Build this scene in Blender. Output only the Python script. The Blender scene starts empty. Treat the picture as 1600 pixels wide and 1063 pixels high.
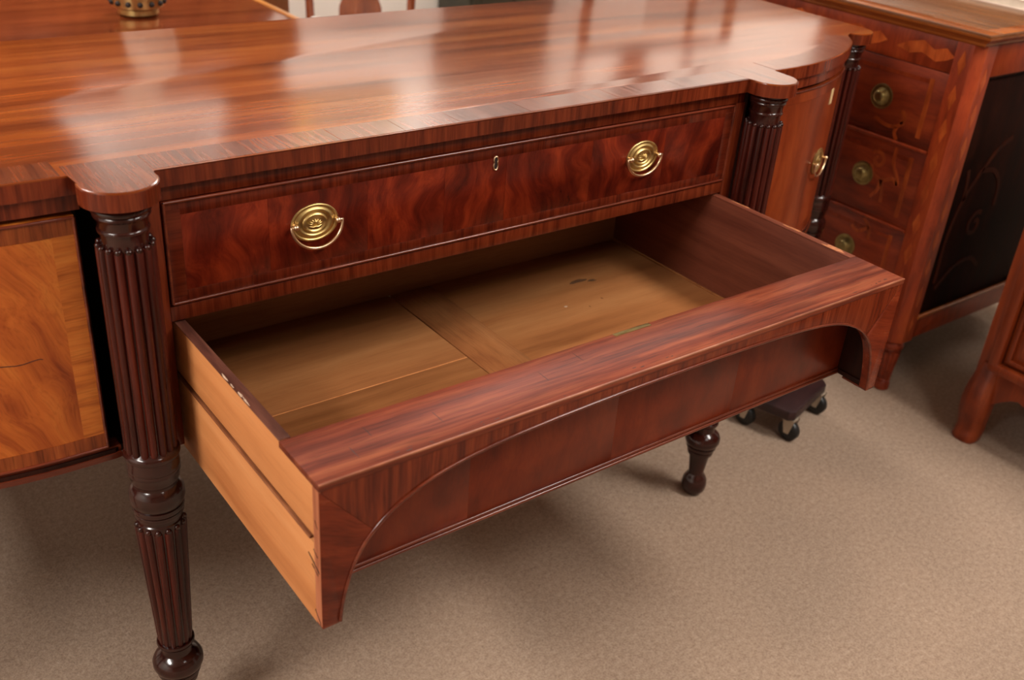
import bpy, bmesh, math, random
import numpy as np
from mathutils import Vector, Matrix

random.seed(7)
scene = bpy.context.scene
COL = scene.collection
PI = math.pi

# ------------------------------------------------------------------ camera
cam_d = bpy.data.cameras.new('camera')
cam = bpy.data.objects.new('camera', cam_d)
COL.objects.link(cam)
cam.location = (-0.3244, -1.1869, 1.3681)
cam.rotation_euler = (1.0597, -0.0685, -0.6364)
cam_d.sensor_fit = 'HORIZONTAL'
cam_d.sensor_width = 36.0
cam_d.lens = 1594.1 * 36 / 1600
cam_d.clip_start = 0.02
cam_d.dof.use_dof = True
cam_d.dof.focus_distance = 1.50
cam_d.dof.aperture_fstop = 4.5
scene.camera = cam

# ------------------------------------------------------------------ world, lights, exposure
world = bpy.data.worlds.new('world')
scene.world = world
world.use_nodes = True
world.node_tree.nodes['Background'].inputs[0].default_value = (1.0, 0.9, 0.8, 1)
world.node_tree.nodes['Background'].inputs[1].default_value = 0.05

scene.view_settings.view_transform = 'Standard'
scene.view_settings.look = 'None'
scene.view_settings.gamma = 1.0
scene.view_settings.use_curve_mapping = False
scene.view_settings.exposure = 0.0

CEIL = 2.75
# ceiling panels: x, y, size_x, size_y, watts; rear ones added to brighten the background
PANELS = [(0.75, -2.1, 0.60, 0.60, 22),
          (-2.3, -0.6, 0.60, 1.20, 112),
          (1.95, -1.5, 0.60, 1.20, 72),
          (2.1, 2.65, 1.20, 0.60, 78),
          (3.9, 2.6, 0.60, 0.60, 34),
          (-0.7, 2.1, 1.20, 0.60, 54)]
for i, (px, py, sx, sy, pw) in enumerate(PANELS):
    ld = bpy.data.lights.new('ceiling_panel_light', 'AREA')
    ld.shape = 'RECTANGLE'
    ld.size = sx; ld.size_y = sy
    ld.energy = pw
    ld.color = (1.0, 0.96, 0.905)
    lo = bpy.data.objects.new('ceiling_panel_light', ld)
    lo.location = (px, py, CEIL - 0.035)
    COL.objects.link(lo)

# ------------------------------------------------------------------ materials
def lin(c):
    out = []
    for v in c:
        v = v / 255.0
        out.append(v / 12.92 if v <= 0.04045 else ((v + 0.055) / 1.055) ** 2.4)
    return (out[0], out[1], out[2], 1.0)

MATS = {}
def new_mat(name):
    m = bpy.data.materials.new(name)
    m.use_nodes = True
    MATS[name] = m
    nt = m.node_tree
    return m, nt, nt.nodes['Principled BSDF']

def N(nt, t, **kw):
    n = nt.nodes.new(t)
    for k, v in kw.items():
        if k in n.inputs: n.inputs[k].default_value = v
        else: setattr(n, k, v)
    return n

def ramp(nt, stops):
    r = nt.nodes.new('ShaderNodeValToRGB')
    e = r.color_ramp.elements
    e[0].position, e[0].color = stops[0]
    e[1].position, e[1].color = stops[-1]
    for p, c in stops[1:-1]:
        x = e.new(p); x.color = c
    return r

def wood(name, dark, mid, light, axis='x', fine=34.0, long=1.6, rough=0.22, coat=0.0,
         figure=0.0, blotch=0.5, tint=0.12, pores=0.35, bump=0.02, spec=0.5, rot=0.0):
    """Veneer or board: fine streaks along the grain axis, broad blotches, pores; every object
    gets its own piece of the log (random offset and a slight tint)."""
    m, nt, b = new_mat(name)
    tc = N(nt, 'ShaderNodeTexCoord'); oi = N(nt, 'ShaderNodeObjectInfo')
    off = N(nt, 'ShaderNodeVectorMath', operation='SCALE')
    comb = N(nt, 'ShaderNodeCombineXYZ')
    mul = N(nt, 'ShaderNodeMath', operation='MULTIPLY'); mul.inputs[1].default_value = 37.0
    nt.links.new(oi.outputs['Random'], mul.inputs[0])
    for k in range(3): nt.links.new(mul.outputs[0], comb.inputs[k])
    r0 = N(nt, 'ShaderNodeMapping')
    r0.inputs['Rotation'].default_value = (0, rot if axis != 'y' else 0, 0)
    nt.links.new(tc.outputs['Object'], r0.inputs['Vector'])
    # figure: warp the coordinates by slow noise
    nz = N(nt, 'ShaderNodeTexNoise'); nz.inputs['Scale'].default_value = 7.0
    nz.inputs['Detail'].default_value = 2.0
    add0 = N(nt, 'ShaderNodeVectorMath', operation='ADD')
    nt.links.new(r0.outputs[0], add0.inputs[0]); nt.links.new(comb.outputs[0], add0.inputs[1])
    nt.links.new(add0.outputs[0], nz.inputs['Vector'])
    wsub = N(nt, 'ShaderNodeVectorMath', operation='SUBTRACT'); wsub.inputs[1].default_value = (0.5, 0.5, 0.5)
    nt.links.new(nz.outputs['Color'], wsub.inputs[0])
    wsc = N(nt, 'ShaderNodeVectorMath', operation='SCALE'); wsc.inputs['Scale'].default_value = 0.012 + figure
    nt.links.new(wsub.outputs[0], wsc.inputs[0])
    add1 = N(nt, 'ShaderNodeVectorMath', operation='ADD')
    nt.links.new(add0.outputs[0], add1.inputs[0]); nt.links.new(wsc.outputs[0], add1.inputs[1])
    def stretched(along, across):
        mp = N(nt, 'ShaderNodeMapping')
        s = [across] * 3
        s['xyz'.index(axis)] = along
        mp.inputs['Scale'].default_value = s
        nt.links.new(add1.outputs[0], mp.inputs['Vector'])
        return mp
    mp1 = stretched(long, fine)
    n1 = N(nt, 'ShaderNodeTexNoise'); n1.inputs['Scale'].default_value = 1.0
    n1.inputs['Detail'].default_value = 5.0; n1.inputs['Roughness'].default_value = 0.6
    nt.links.new(mp1.outputs[0], n1.inputs['Vector'])
    rp = ramp(nt, [(0.28, lin(dark)), (0.5, lin(mid)), (0.74, lin(light))])
    nt.links.new(n1.outputs['Fac'], rp.inputs[0])
    # blotches
    mp2 = stretched(long * 1.6, fine * 0.16)
    n2 = N(nt, 'ShaderNodeTexNoise'); n2.inputs['Scale'].default_value = 1.0; n2.inputs['Detail'].default_value = 3.0
    nt.links.new(mp2.outputs[0], n2.inputs['Vector'])
    rb = ramp(nt, [(0.3, (0.45, 0.42, 0.40, 1)), (0.62, (1, 1, 1, 1)), (0.85, (1.25, 1.22, 1.15, 1))])
    nt.links.new(n2.outputs['Fac'], rb.inputs[0])
    mx = N(nt, 'ShaderNodeMix', data_type='RGBA', blend_type='MULTIPLY')
    mx.inputs[0].default_value = blotch
    nt.links.new(rp.outputs[0], mx.inputs[6]); nt.links.new(rb.outputs[0], mx.inputs[7])
    # pores
    mp3 = stretched(16.0, 420.0)
    n3 = N(nt, 'ShaderNodeTexNoise'); n3.inputs['Scale'].default_value = 1.0; n3.inputs['Detail'].default_value = 2.0
    nt.links.new(mp3.outputs[0], n3.inputs['Vector'])
    rpz = ramp(nt, [(0.34, (0.45, 0.4, 0.38, 1)), (0.5, (1, 1, 1, 1))])
    nt.links.new(n3.outputs['Fac'], rpz.inputs[0])
    mx2 = N(nt, 'ShaderNodeMix', data_type='RGBA', blend_type='MULTIPLY')
    mx2.inputs[0].default_value = pores
    nt.links.new(mx.outputs[2], mx2.inputs[6]); nt.links.new(rpz.outputs[0], mx2.inputs[7])
    # piece tint
    hsv = N(nt, 'ShaderNodeHueSaturation')
    mr = N(nt, 'ShaderNodeMapRange'); mr.inputs['To Min'].default_value = 1 - tint; mr.inputs['To Max'].default_value = 1 + tint
    nt.links.new(oi.outputs['Random'], mr.inputs['Value']); nt.links.new(mr.outputs[0], hsv.inputs['Value'])
    nt.links.new(mx2.outputs[2], hsv.inputs['Color'])
    nt.links.new(hsv.outputs[0], b.inputs['Base Color'])
    rr = N(nt, 'ShaderNodeMapRange'); rr.inputs['To Min'].default_value = rough * 0.85; rr.inputs['To Max'].default_value = rough * 1.2
    nt.links.new(n1.outputs['Fac'], rr.inputs['Value']); nt.links.new(rr.outputs[0], b.inputs['Roughness'])
    b.inputs['Specular IOR Level'].default_value = spec
    if coat:
        b.inputs['Coat Weight'].default_value = coat
        b.inputs['Coat Roughness'].default_value = rough * 0.7
    bp_ = N(nt, 'ShaderNodeBump'); bp_.inputs['Strength'].default_value = bump * 4; bp_.inputs['Distance'].default_value = 0.0006
    nt.links.new(n3.outputs['Fac'], bp_.inputs['Height']); nt.links.new(bp_.outputs[0], b.inputs['Normal'])
    return m

def plain(name, col, rough=0.5, metal=0.0, vary=0.15, nscale=30.0, bump=0.0, spec=0.5):
    m, nt, b = new_mat(name)
    tc = N(nt, 'ShaderNodeTexCoord')
    nz = N(nt, 'ShaderNodeTexNoise'); nz.inputs['Scale'].default_value = nscale; nz.inputs['Detail'].default_value = 3
    nt.links.new(tc.outputs['Object'], nz.inputs['Vector'])
    c = lin(col)
    d = tuple(v * (1 - vary) for v in c[:3]) + (1,)
    l = tuple(min(1, v * (1 + vary)) for v in c[:3]) + (1,)
    r = ramp(nt, [(0.3, d), (0.7, l)])
    nt.links.new(nz.outputs['Fac'], r.inputs[0]); nt.links.new(r.outputs[0], b.inputs['Base Color'])
    b.inputs['Roughness'].default_value = rough; b.inputs['Metallic'].default_value = metal
    b.inputs['Specular IOR Level'].default_value = spec
    if bump:
        bu = N(nt, 'ShaderNodeBump'); bu.inputs['Strength'].default_value = bump; bu.inputs['Distance'].default_value = 0.002
        nt.links.new(nz.outputs['Fac'], bu.inputs['Height']); nt.links.new(bu.outputs[0], b.inputs['Normal'])
    return m

# sideboard veneers
M_top = wood('mahogany_top', (94, 35, 10), (142, 66, 21), (172, 94, 34), 'x', fine=30, long=1.3, rough=0.17, blotch=0.55, pores=0.25, tint=0.0)
M_band_y = wood('crossband_y', (76, 29, 14), (118, 54, 24), (136, 68, 31), 'y', fine=120, long=5, rough=0.2, blotch=0.35, tint=0.12, pores=0.6)
M_band_z = wood('crossband_z', (70, 22, 11), (106, 41, 20), (126, 55, 28), 'z', fine=95, long=5, rough=0.24, blotch=0.4, tint=0.12, pores=0.4, spec=0.3)
M_bdr_z = wood('drawer_crossband_z', (58, 17, 9), (92, 32, 16), (112, 44, 22), 'z', fine=95, long=5, rough=0.24, blotch=0.4, tint=0.1, pores=0.4, spec=0.32)
M_bdr_x = wood('drawer_crossband_x', (58, 17, 9), (92, 32, 16), (112, 44, 22), 'x', fine=95, long=5, rough=0.24, blotch=0.4, tint=0.1, pores=0.4, spec=0.32)
M_band_x = wood('crossband_x', (68, 22, 12), (102, 40, 21), (120, 53, 28), 'x', fine=95, long=5, rough=0.22, blotch=0.4, tint=0.1, pores=0.4, spec=0.42)
M_flame = wood('flame_mahogany', (46, 10, 6), (98, 28, 14), (146, 52, 24), 'z', fine=26, long=6, rough=0.24, figure=0.12, blotch=0.7, tint=0.14, pores=0.2, spec=0.36)
M_flame2 = wood('plum_mahogany', (88, 30, 14), (118, 44, 21), (136, 58, 28), 'z', fine=18, long=7, rough=0.32, figure=0.06, blotch=0.5, tint=0.06, pores=0.2, bump=0.0, spec=0.24)
M_edge = wood('mahogany_edge', (68, 22, 12), (108, 44, 24), (132, 62, 36), 'x', fine=40, long=3, rough=0.22, tint=0.08)
M_rim = wood('red_mahogany_rim', (72, 26, 16), (120, 52, 31), (154, 84, 52), 'x', fine=70, long=2.4, rough=0.45, blotch=0.65, tint=0.05, pores=0.6, spec=0.28)
M_foot = wood('fascia_foot', (78, 25, 12), (114, 42, 20), (140, 60, 28), 'x', fine=34, long=6, rough=0.26, figure=0.03, tint=0.05, rot=-0.35, spec=0.28)
M_col = wood('dark_reeded_mahogany', (38, 10, 6), (66, 20, 12), (88, 30, 18), 'z', fine=60, long=4, rough=0.32, blotch=0.4, tint=0.0, spec=0.3, bump=0.003)
M_turn = wood('dark_turned_mahogany', (30, 10, 8), (48, 17, 12), (62, 23, 16), 'z', fine=30, long=4, rough=0.16, blotch=0.3, tint=0.0, spec=0.5, bump=0.0)
M_door = wood('amber_flame_veneer', (124, 42, 14), (188, 98, 36), (214, 132, 54), 'z', fine=20, long=1.8, rough=0.24, figure=0.07, blotch=0.5, tint=0.0, pores=0.3, rot=0.42, spec=0.35)
M_door_band = wood('amber_crossband', (148, 72, 22), (188, 104, 38), (202, 122, 50), 'x', fine=70, long=8, rough=0.24, blotch=0.3, tint=0.06, pores=0.4, spec=0.35)
M_door_band_d = wood('brown_crossband', (90, 36, 14), (136, 64, 26), (160, 86, 38), 'z', fine=70, long=6, rough=0.24, blotch=0.5, tint=0.06, pores=0.5, spec=0.35)
M_rdoor = wood('russet_door_veneer', (84, 30, 12), (126, 50, 21), (150, 68, 30), 'z', fine=16, long=1.8, rough=0.3, figure=0.06, blotch=0.6, tint=0.02, pores=0.25, spec=0.24)
M_carc = wood('dark_carcass', (24, 9, 6), (40, 16, 10), (52, 22, 14), 'z', fine=30, long=3, rough=0.5, tint=0.0, spec=0.15)
M_pine = wood('pine_drawer_side', (182, 112, 62), (203, 134, 80), (214, 148, 94), 'y', fine=22, long=1.4, rough=0.55, blotch=0.18, tint=0.04, pores=0.12, spec=0.3)
M_oak = wood('drawer_floor_board', (130, 78, 42), (162, 104, 60), (180, 124, 76), 'x', fine=16, long=1.2, rough=0.5, blotch=0.4, tint=0.0, pores=0.2, spec=0.3)
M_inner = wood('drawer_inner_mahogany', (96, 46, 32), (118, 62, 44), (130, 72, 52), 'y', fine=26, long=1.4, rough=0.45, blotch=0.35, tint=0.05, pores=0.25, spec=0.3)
M_back = wood('drawer_back_pine', (124, 82, 50), (158, 110, 70), (172, 124, 82), 'x', fine=20, long=1.4, rough=0.6, blotch=0.4, tint=0.0, pores=0.2, spec=0.3)
M_topedge = wood('worn_side_edge', (62, 30, 22), (92, 50, 38), (118, 72, 54), 'y', fine=70, long=6, rough=0.5, blotch=0.6, tint=0.05)
M_stain = plain('dark_stain', (98, 66, 42), 0.6, vary=0.3, nscale=90)
M_crack = plain('dark_gap', (30, 14, 10), 0.7)
M_chip = plain('pale_chip', (196, 166, 142), 0.7, vary=0.2, nscale=200)
# brass
M_brass = plain('aged_brass', (204, 176, 116), 0.38, 1.0, vary=0.2, nscale=60, bump=0.05)
M_brass_pale = plain('worn_bail_brass', (230, 200, 166), 0.32, 1.0, vary=0.1, nscale=80)
M_brass_old = plain('dull_knob_brass', (156, 140, 92), 0.38, 1.0, vary=0.25, nscale=60)
M_hinge = plain('pale_hinge_brass', (222, 190, 140), 0.45, 0.25, vary=0.1)
M_black = plain('black_rubber', (16, 17, 17), 0.45, vary=0.2)
M_fork = plain('pale_steel_fork', (176, 160, 140), 0.4, 0.3, vary=0.1)
M_dolly = wood('maroon_board', (30, 13, 13), (48, 23, 23), (62, 30, 29), 'x', fine=30, long=3, rough=0.5, tint=0.0)
# chest and other furniture
M_chest = wood('marquetry_ground', (92, 30, 13), (138, 51, 22), (162, 70, 30), 'z', fine=24, long=3, rough=0.34, figure=0.04, blotch=0.6, tint=0.06, spec=0.35)
M_chest_dr = wood('dark_drawer_ground', (72, 23, 11), (124, 45, 21), (152, 62, 28), 'y', fine=24, long=4, rough=0.35, figure=0.03, blotch=0.6, tint=0.06, spec=0.35)
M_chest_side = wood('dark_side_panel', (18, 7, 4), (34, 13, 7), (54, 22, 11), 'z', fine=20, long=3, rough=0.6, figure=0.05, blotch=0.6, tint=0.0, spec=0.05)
M_chest_top = wood('chest_top', (92, 56, 32), (122, 78, 46), (140, 94, 58), 'y', fine=20, long=1.4, rough=0.22, tint=0.0)
M_chest_edge = wood('chest_moulding', (120, 58, 22), (156, 84, 36), (176, 102, 48), 'y', fine=30, long=3, rough=0.22, tint=0.04)
M_inlay = wood('inlay_orange', (124, 48, 19), (168, 74, 31), (190, 94, 40), 'z', fine=60, long=12, rough=0.34, tint=0.14, spec=0.35)
M_cab = wood('cabinet_cherry', (90, 32, 13), (130, 53, 23), (154, 72, 34), 'z', fine=26, long=2.4, rough=0.3, blotch=0.5, tint=0.05, spec=0.35)
M_tab = wood('table_mahogany', (86, 34, 17), (124, 56, 28), (146, 72, 36), 'x', fine=24, long=1.3, rough=0.16, tint=0.0)
M_tab_edge = wood('table_gold_edge', (164, 96, 34), (196, 124, 48), (210, 140, 62), 'y', fine=30, long=4, rough=0.3, tint=0.0)
M_chair = wood('chair_mahogany', (96, 40, 18), (136, 66, 34), (158, 84, 46), 'z', fine=30, long=3, rough=0.25, tint=0.05)
M_ward = wood('wardrobe_walnut', (96, 46, 20), (132, 72, 34), (152, 92, 46), 'z', fine=14, long=1.2, rough=0.3, tint=0.05)
M_green = plain('grey_green_paint', (58, 57, 46), 0.55, vary=0.15, nscale=8)
M_white = plain('white_wall_paint', (232, 226, 218), 0.7, vary=0.03, nscale=3)
M_taupe = plain('taupe_wall_paint', (132, 112, 94), 0.7, vary=0.04, nscale=3)
M_ceil = plain('ceiling_paint', (226, 220, 212), 0.8, vary=0.03, nscale=3)
M_shade = plain('cream_lampshade', (240, 228, 210), 0.8, vary=0.03)
M_ceramic = plain('pale_ceramic', (228, 214, 198), 0.2, vary=0.06)
M_seat = plain('pale_seat_cloth', (206, 200, 190), 0.9, vary=0.08, nscale=60, bump=0.2)
M_paper = plain('cream_paper', (226, 206, 190), 0.7, vary=0.05)
M_blue = plain('blue_print', (52, 58, 150), 0.6, vary=0.1)
M_gilt = plain('gilt_frame', (196, 146, 60), 0.4, 0.8, vary=0.2, nscale=40)
M_canvas = plain('landscape_canvas', (120, 104, 78), 0.6, vary=0.5, nscale=5)

def carpet_mat():
    m, nt, b = new_mat('beige_carpet')
    tc = N(nt, 'ShaderNodeTexCoord')
    n1 = N(nt, 'ShaderNodeTexNoise'); n1.inputs['Scale'].default_value = 240; n1.inputs['Detail'].default_value = 4; n1.inputs['Roughness'].default_value = 0.7
    n2 = N(nt, 'ShaderNodeTexNoise'); n2.inputs['Scale'].default_value = 95; n2.inputs['Detail'].default_value = 3
    n3 = N(nt, 'ShaderNodeTexNoise'); n3.inputs['Scale'].default_value = 3.0; n3.inputs['Detail'].default_value = 2
    for n in (n1, n2, n3): nt.links.new(tc.outputs['Object'], n.inputs['Vector'])
    r1 = ramp(nt, [(0.28, lin((124, 101, 84))), (0.52, lin((162, 139, 119))), (0.74, lin((190, 169, 149)))])
    mixf = N(nt, 'ShaderNodeMix', data_type='FLOAT'); mixf.inputs[0].default_value = 0.35
    nt.links.new(n1.outputs['Fac'], mixf.inputs[2]); nt.links.new(n2.outputs['Fac'], mixf.inputs[3])
    nt.links.new(mixf.outputs[0], r1.inputs[0])
    r3 = ramp(nt, [(0.3, (0.9, 0.9, 0.9, 1)), (0.7, (1.06, 1.05, 1.04, 1))])
    nt.links.new(n3.outputs['Fac'], r3.inputs[0])
    mx = N(nt, 'ShaderNodeMix', data_type='RGBA', blend_type='MULTIPLY'); mx.inputs[0].default_value = 1
    nt.links.new(r1.outputs[0], mx.inputs[6]); nt.links.new(r3.outputs[0], mx.inputs[7])
    nt.links.new(mx.outputs[2], b.inputs['Base Color'])
    b.inputs['Roughness'].default_value = 0.95
    b.inputs['Specular IOR Level'].default_value = 0.1
    b.inputs['Sheen Weight'].default_value = 0.15
    bu = N(nt, 'ShaderNodeBump'); bu.inputs['Strength'].default_value = 0.8; bu.inputs['Distance'].default_value = 0.004
    nt.links.new(mixf.outputs[0], bu.inputs['Height']); nt.links.new(bu.outputs[0], b.inputs['Normal'])
    return m
M_carpet = carpet_mat()

def emit_mat(name, col, st):
    m, nt, b = new_mat(name)
    b.inputs['Base Color'].default_value = lin(col)
    b.inputs['Emission Color'].default_value = lin(col)
    b.inputs['Emission Strength'].default_value = st
    return m
M_diff = emit_mat('panel_diffuser', (255, 240, 220), 2.5)
M_shade_lit = emit_mat('lit_cream_shade', (236, 232, 222), 0.85)

# ------------------------------------------------------------------ mesh helpers
def wloc(o):
    v = Vector((0, 0, 0))
    while o is not None:
        v += o.location; o = o.parent
    return v

def link(name, me, mat, parent=None, smooth=30, world=True):
    if mat is not None: me.materials.append(mat)
    o = bpy.data.objects.new(name, me)
    COL.objects.link(o)
    if parent is not None:
        o.parent = parent
        if world:
            me.transform(Matrix.Translation(-wloc(parent)))
    if smooth:
        for p in me.polygons: p.use_smooth = True
        me.set_sharp_from_angle(angle=math.radians(smooth))
    return o

def from_bm(name, bm, mat, parent=None, smooth=30, world=True):
    bmesh.ops.recalc_face_normals(bm, faces=bm.faces)
    me = bpy.data.meshes.new(name); bm.to_mesh(me); bm.free()
    return link(name, me, mat, parent, smooth, world)

def bm_box(bm, x0, x1, y0, y1, z0, z1, bev=0.0, seg=2):
    vs = [bm.verts.new(p) for p in [(x0,y0,z0),(x1,y0,z0),(x1,y1,z0),(x0,y1,z0),(x0,y0,z1),(x1,y0,z1),(x1,y1,z1),(x0,y1,z1)]]
    fs = [bm.faces.new([vs[i] for i in f]) for f in [(0,3,2,1),(4,5,6,7),(0,1,5,4),(1,2,6,5),(2,3,7,6),(3,0,4,7)]]
    if bev:
        es = list({e for f in fs for e in f.edges})
        bmesh.ops.bevel(bm, geom=es, offset=bev, segments=seg, affect='EDGES', profile=0.5)

def box(name, x0, x1, y0, y1, z0, z1, mat, parent=None, bev=0.0015, world=True):
    bm = bmesh.new(); bm_box(bm, x0, x1, y0, y1, z0, z1, bev)
    return from_bm(name, bm, mat, parent, 35, world)

def bm_lathe(bm, prof, cx, cy, seg=40, cap=True):
    rings = []
    for z, r in prof:
        rings.append([bm.verts.new((cx + r*math.cos(2*PI*k/seg), cy + r*math.sin(2*PI*k/seg), z)) for k in range(seg)])
    for a, b in zip(rings, rings[1:]):
        for k in range(seg):
            bm.faces.new((a[k], a[(k+1)%seg], b[(k+1)%seg], b[k]))
    if cap:
        bm.faces.new(rings[0]); bm.faces.new(rings[-1])

def bm_reed(bm, prof, cx, cy, n=16, sub=8, depth=0.005):
    seg = n*sub; rings = []
    for z, r in prof:
        d = depth * r / 0.035
        ring = []
        for k in range(seg):
            t = ((k % sub) / sub) * 2 - 1
            rr = r - d * abs(t)**2.6
            a = 2*PI*k/seg
            ring.append(bm.verts.new((cx + rr*math.cos(a), cy + rr*math.sin(a), z)))
        rings.append(ring)
    for a, b in zip(rings, rings[1:]):
        for k in range(seg):
            bm.faces.new((a[k], a[(k+1)%seg], b[(k+1)%seg], b[k]))
    bm.faces.new(rings[0]); bm.faces.new(rings[-1])

def bm_ball(bm, c, r, sx=1, sy=1, sz=1, u=10, v=6):
    mat = Matrix.Translation(c) @ Matrix.Diagonal((r*sx, r*sy, r*sz, 1))
    bmesh.ops.create_uvsphere(bm, u_segments=u, v_segments=v, radius=1.0, matrix=mat)

def bm_tube(bm, pts, r, seg=8, closed=False):
    pts = [Vector(p) for p in pts]; n = len(pts)
    rings = []; prev = None
    rad = r if hasattr(r, '__len__') else [r]*n
    for i, p in enumerate(pts):
        a = pts[(i-1) % n] if (closed or i > 0) else p
        b = pts[(i+1) % n] if (closed or i < n-1) else p
        t = (b - a).normalized()
        if prev is None:
            h = Vector((0,0,1)) if abs(t.z) < 0.9 else Vector((1,0,0))
            u = t.cross(h).normalized()
        else:
            u = (prev - t*prev.dot(t)).normalized()
        prev = u; w = t.cross(u)
        rings.append([bm.verts.new(p + (u*math.cos(2*PI*k/seg) + w*math.sin(2*PI*k/seg))*rad[i]) for k in range(seg)])
    m = n if closed else n-1
    for i in range(m):
        a = rings[i]; b = rings[(i+1) % n]
        for k in range(seg): bm.faces.new((a[k], a[(k+1)%seg], b[(k+1)%seg], b[k]))
    if not closed:
        bm.faces.new(rings[0]); bm.faces.new(rings[-1])

def tube(name, pts, r, mat, parent=None, seg=8, closed=False, world=True):
    bm = bmesh.new(); bm_tube(bm, pts, r, seg, closed)
    return from_bm(name, bm, mat, parent, 60, world)

def bm_prism(bm, poly, lo, hi, axis='z', bev=0.0):
    """poly: 2-D outline; extruded lo..hi along axis (z: xy outline, y: xz outline, x: yz outline)."""
    def P(p, h):
        if axis == 'z': return (p[0], p[1], h)
        if axis == 'y': return (p[0], h, p[1])
        return (h, p[0], p[1])
    a = [bm.verts.new(P(p, lo)) for p in poly]; b = [bm.verts.new(P(p, hi)) for p in poly]
    n = len(poly)
    bm.faces.new(a); bm.faces.new(b)
    for k in range(n): bm.faces.new((a[k], a[(k+1)%n], b[(k+1)%n], b[k]))
    if bev:
        es = [bm.edges.get((a[k], a[(k+1)%n])) for k in range(n)] + [bm.edges.get((b[k], b[(k+1)%n])) for k in range(n)]
        bmesh.ops.bevel(bm, geom=[e for e in es if e], offset=bev, segments=2, affect='EDGES', profile=0.5)

def prism(name, poly, lo, hi, mat, parent=None, axis='z', bev=0.0, smooth=30, world=True):
    bm = bmesh.new(); bm_prism(bm, poly, lo, hi, axis, bev)
    return from_bm(name, bm, mat, parent, smooth, world)

def strip_poly(front, back): return front + back[::-1]

def catmull(pts, n=8):
    P = [np.array(p, float) for p in pts]
    P = [2*P[0]-P[1]] + P + [2*P[-1]-P[-2]]
    out = []
    for i in range(1, len(P)-2):
        for k in range(n):
            t = k / n
            a, b, c, d = P[i-1], P[i], P[i+1], P[i+2]
            out.append(tuple(0.5*((2*b) + (-a+c)*t + (2*a-5*b+4*c-d)*t*t + (-a+3*b-3*c+d)*t**3)))
    out.append(tuple(P[-2]))
    return out

def thing(name, loc, label, cat, group=None, rz=0.0):
    o = bpy.data.objects.new(name, None)
    o.empty_display_size = 0.1
    o.location = loc; o.rotation_euler = (0, 0, rz)
    COL.objects.link(o)
    tag(o, label, cat, group)
    return o

def tag(o, label, cat, group=None):
    o['label'] = label; o['category'] = cat
    if group: o['group'] = group
    return o

def struct(o):
    o['kind'] = 'structure'
    return o

# ------------------------------------------------------------------ room shell
RX0, RX1, RY0, RY1 = -3.6, 4.7, -3.8, 3.3
struct(box('floor', RX0, RX1, RY0, RY1, -0.05, 0.0, M_carpet, bev=0))
struct(box('ceiling', RX0, RX1, RY0, RY1, CEIL, CEIL+0.06, M_ceil, bev=0))
struct(box('wall_back', RX0, RX1, RY1, RY1+0.08, 0, CEIL, M_white, bev=0))
struct(box('wall_front', RX0, RX1, RY0-0.08, RY0, 0, CEIL, M_taupe, bev=0))
struct(box('wall_left', RX0-0.08, RX0, RY0, RY1, 0, CEIL, M_white, bev=0))
struct(box('wall_right', RX1, RX1+0.08, RY0, RY1, 0, CEIL, M_white, bev=0))
struct(box('baseboard_back', RX0, RX1, RY1-0.015, RY1, 0, 0.12, M_white, bev=0.004))
struct(box('baseboard_right', RX1-0.015, RX1, RY0, RY1-0.016, 0, 0.12, M_white, bev=0.004))
LIGHT_WHERE = ['front, behind the camera', 'left front', 'right front', 'back wall, added to brighten that wall', 'right rear, added to brighten the right wall', 'rear left, added to brighten the wardrobe']
for i, (px, py, sx, sy, pw) in enumerate(PANELS):
    t = thing('ceiling_light', (px, py, CEIL-0.03), 'square white ceiling light panel at the ' + LIGHT_WHERE[i] if i == 0
              else 'long white ceiling light panel at the ' + LIGHT_WHERE[i], 'ceiling light', 'ceiling light panels')
    bm = bmesh.new()
    for (a, b_, c, d) in [(-sx/2-.03, -sx/2, -sy/2-.03, sy/2+.03), (sx/2, sx/2+.03, -sy/2-.03, sy/2+.03),
                          (-sx/2, sx/2, -sy/2-.03, -sy/2), (-sx/2, sx/2, sy/2, sy/2+.03)]:
        bm_box(bm, px+a, px+b_, py+c, py+d, CEIL-0.04, CEIL-0.001)
    from_bm('frame', bm, M_white, t, 30)
    box('diffuser', px-sx/2, px+sx/2, py-sy/2, py+sy/2, CEIL-0.022, CEIL-0.012, M_diff, t, bev=0)

# ================================================================== SIDEBOARD
W = 1.149
CY = -0.025          # column axis depth
H, HB = 0.92, 0.8965
sb = thing('sideboard', (W/2, 0.3, 0.0), 'large mahogany sideboard with reeded columns and its deep centre drawer pulled open', 'sideboard')
BACK = 0.665
EU = 0.512
ECX, ECY = W + EU, 0.186     # end column axis (right); left one is mirrored
RR, ER = 0.046, 0.042

WU = [(.020,.010),(.07,.0105),(.118,.0118),(.18,.0185),(.24,.031),(.32,.059),(.39,.097),(.422,.123),(.449,.155),(.470,.19)]
WC = catmull(WU, 6)
def wing(offset=0.0, u0=0.03, u1=0.455):
    """wing front curve in (u outward from column axis, y), moved inward by offset along its normal"""
    out = []
    for i, p in enumerate(WC):
        a = WC[max(0, i-1)]; b = WC[min(len(WC)-1, i+1)]
        t = np.array(b) - np.array(a); t /= np.linalg.norm(t)
        n = np.array((-t[1], t[0]))
        q = np.array(p) + n*offset
        if u0 <= q[0] <= u1: out.append((float(q[0]), float(q[1])))
    return out
def side(pts, s): return [((W + u) if s > 0 else -u, y) for u, y in pts]

def arc(cx, cy, r, a0, a1, n):
    return [(cx + r*math.cos(a0+(a1-a0)*k/n), cy + r*math.sin(a0+(a1-a0)*k/n)) for k in range(n+1)]

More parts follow.
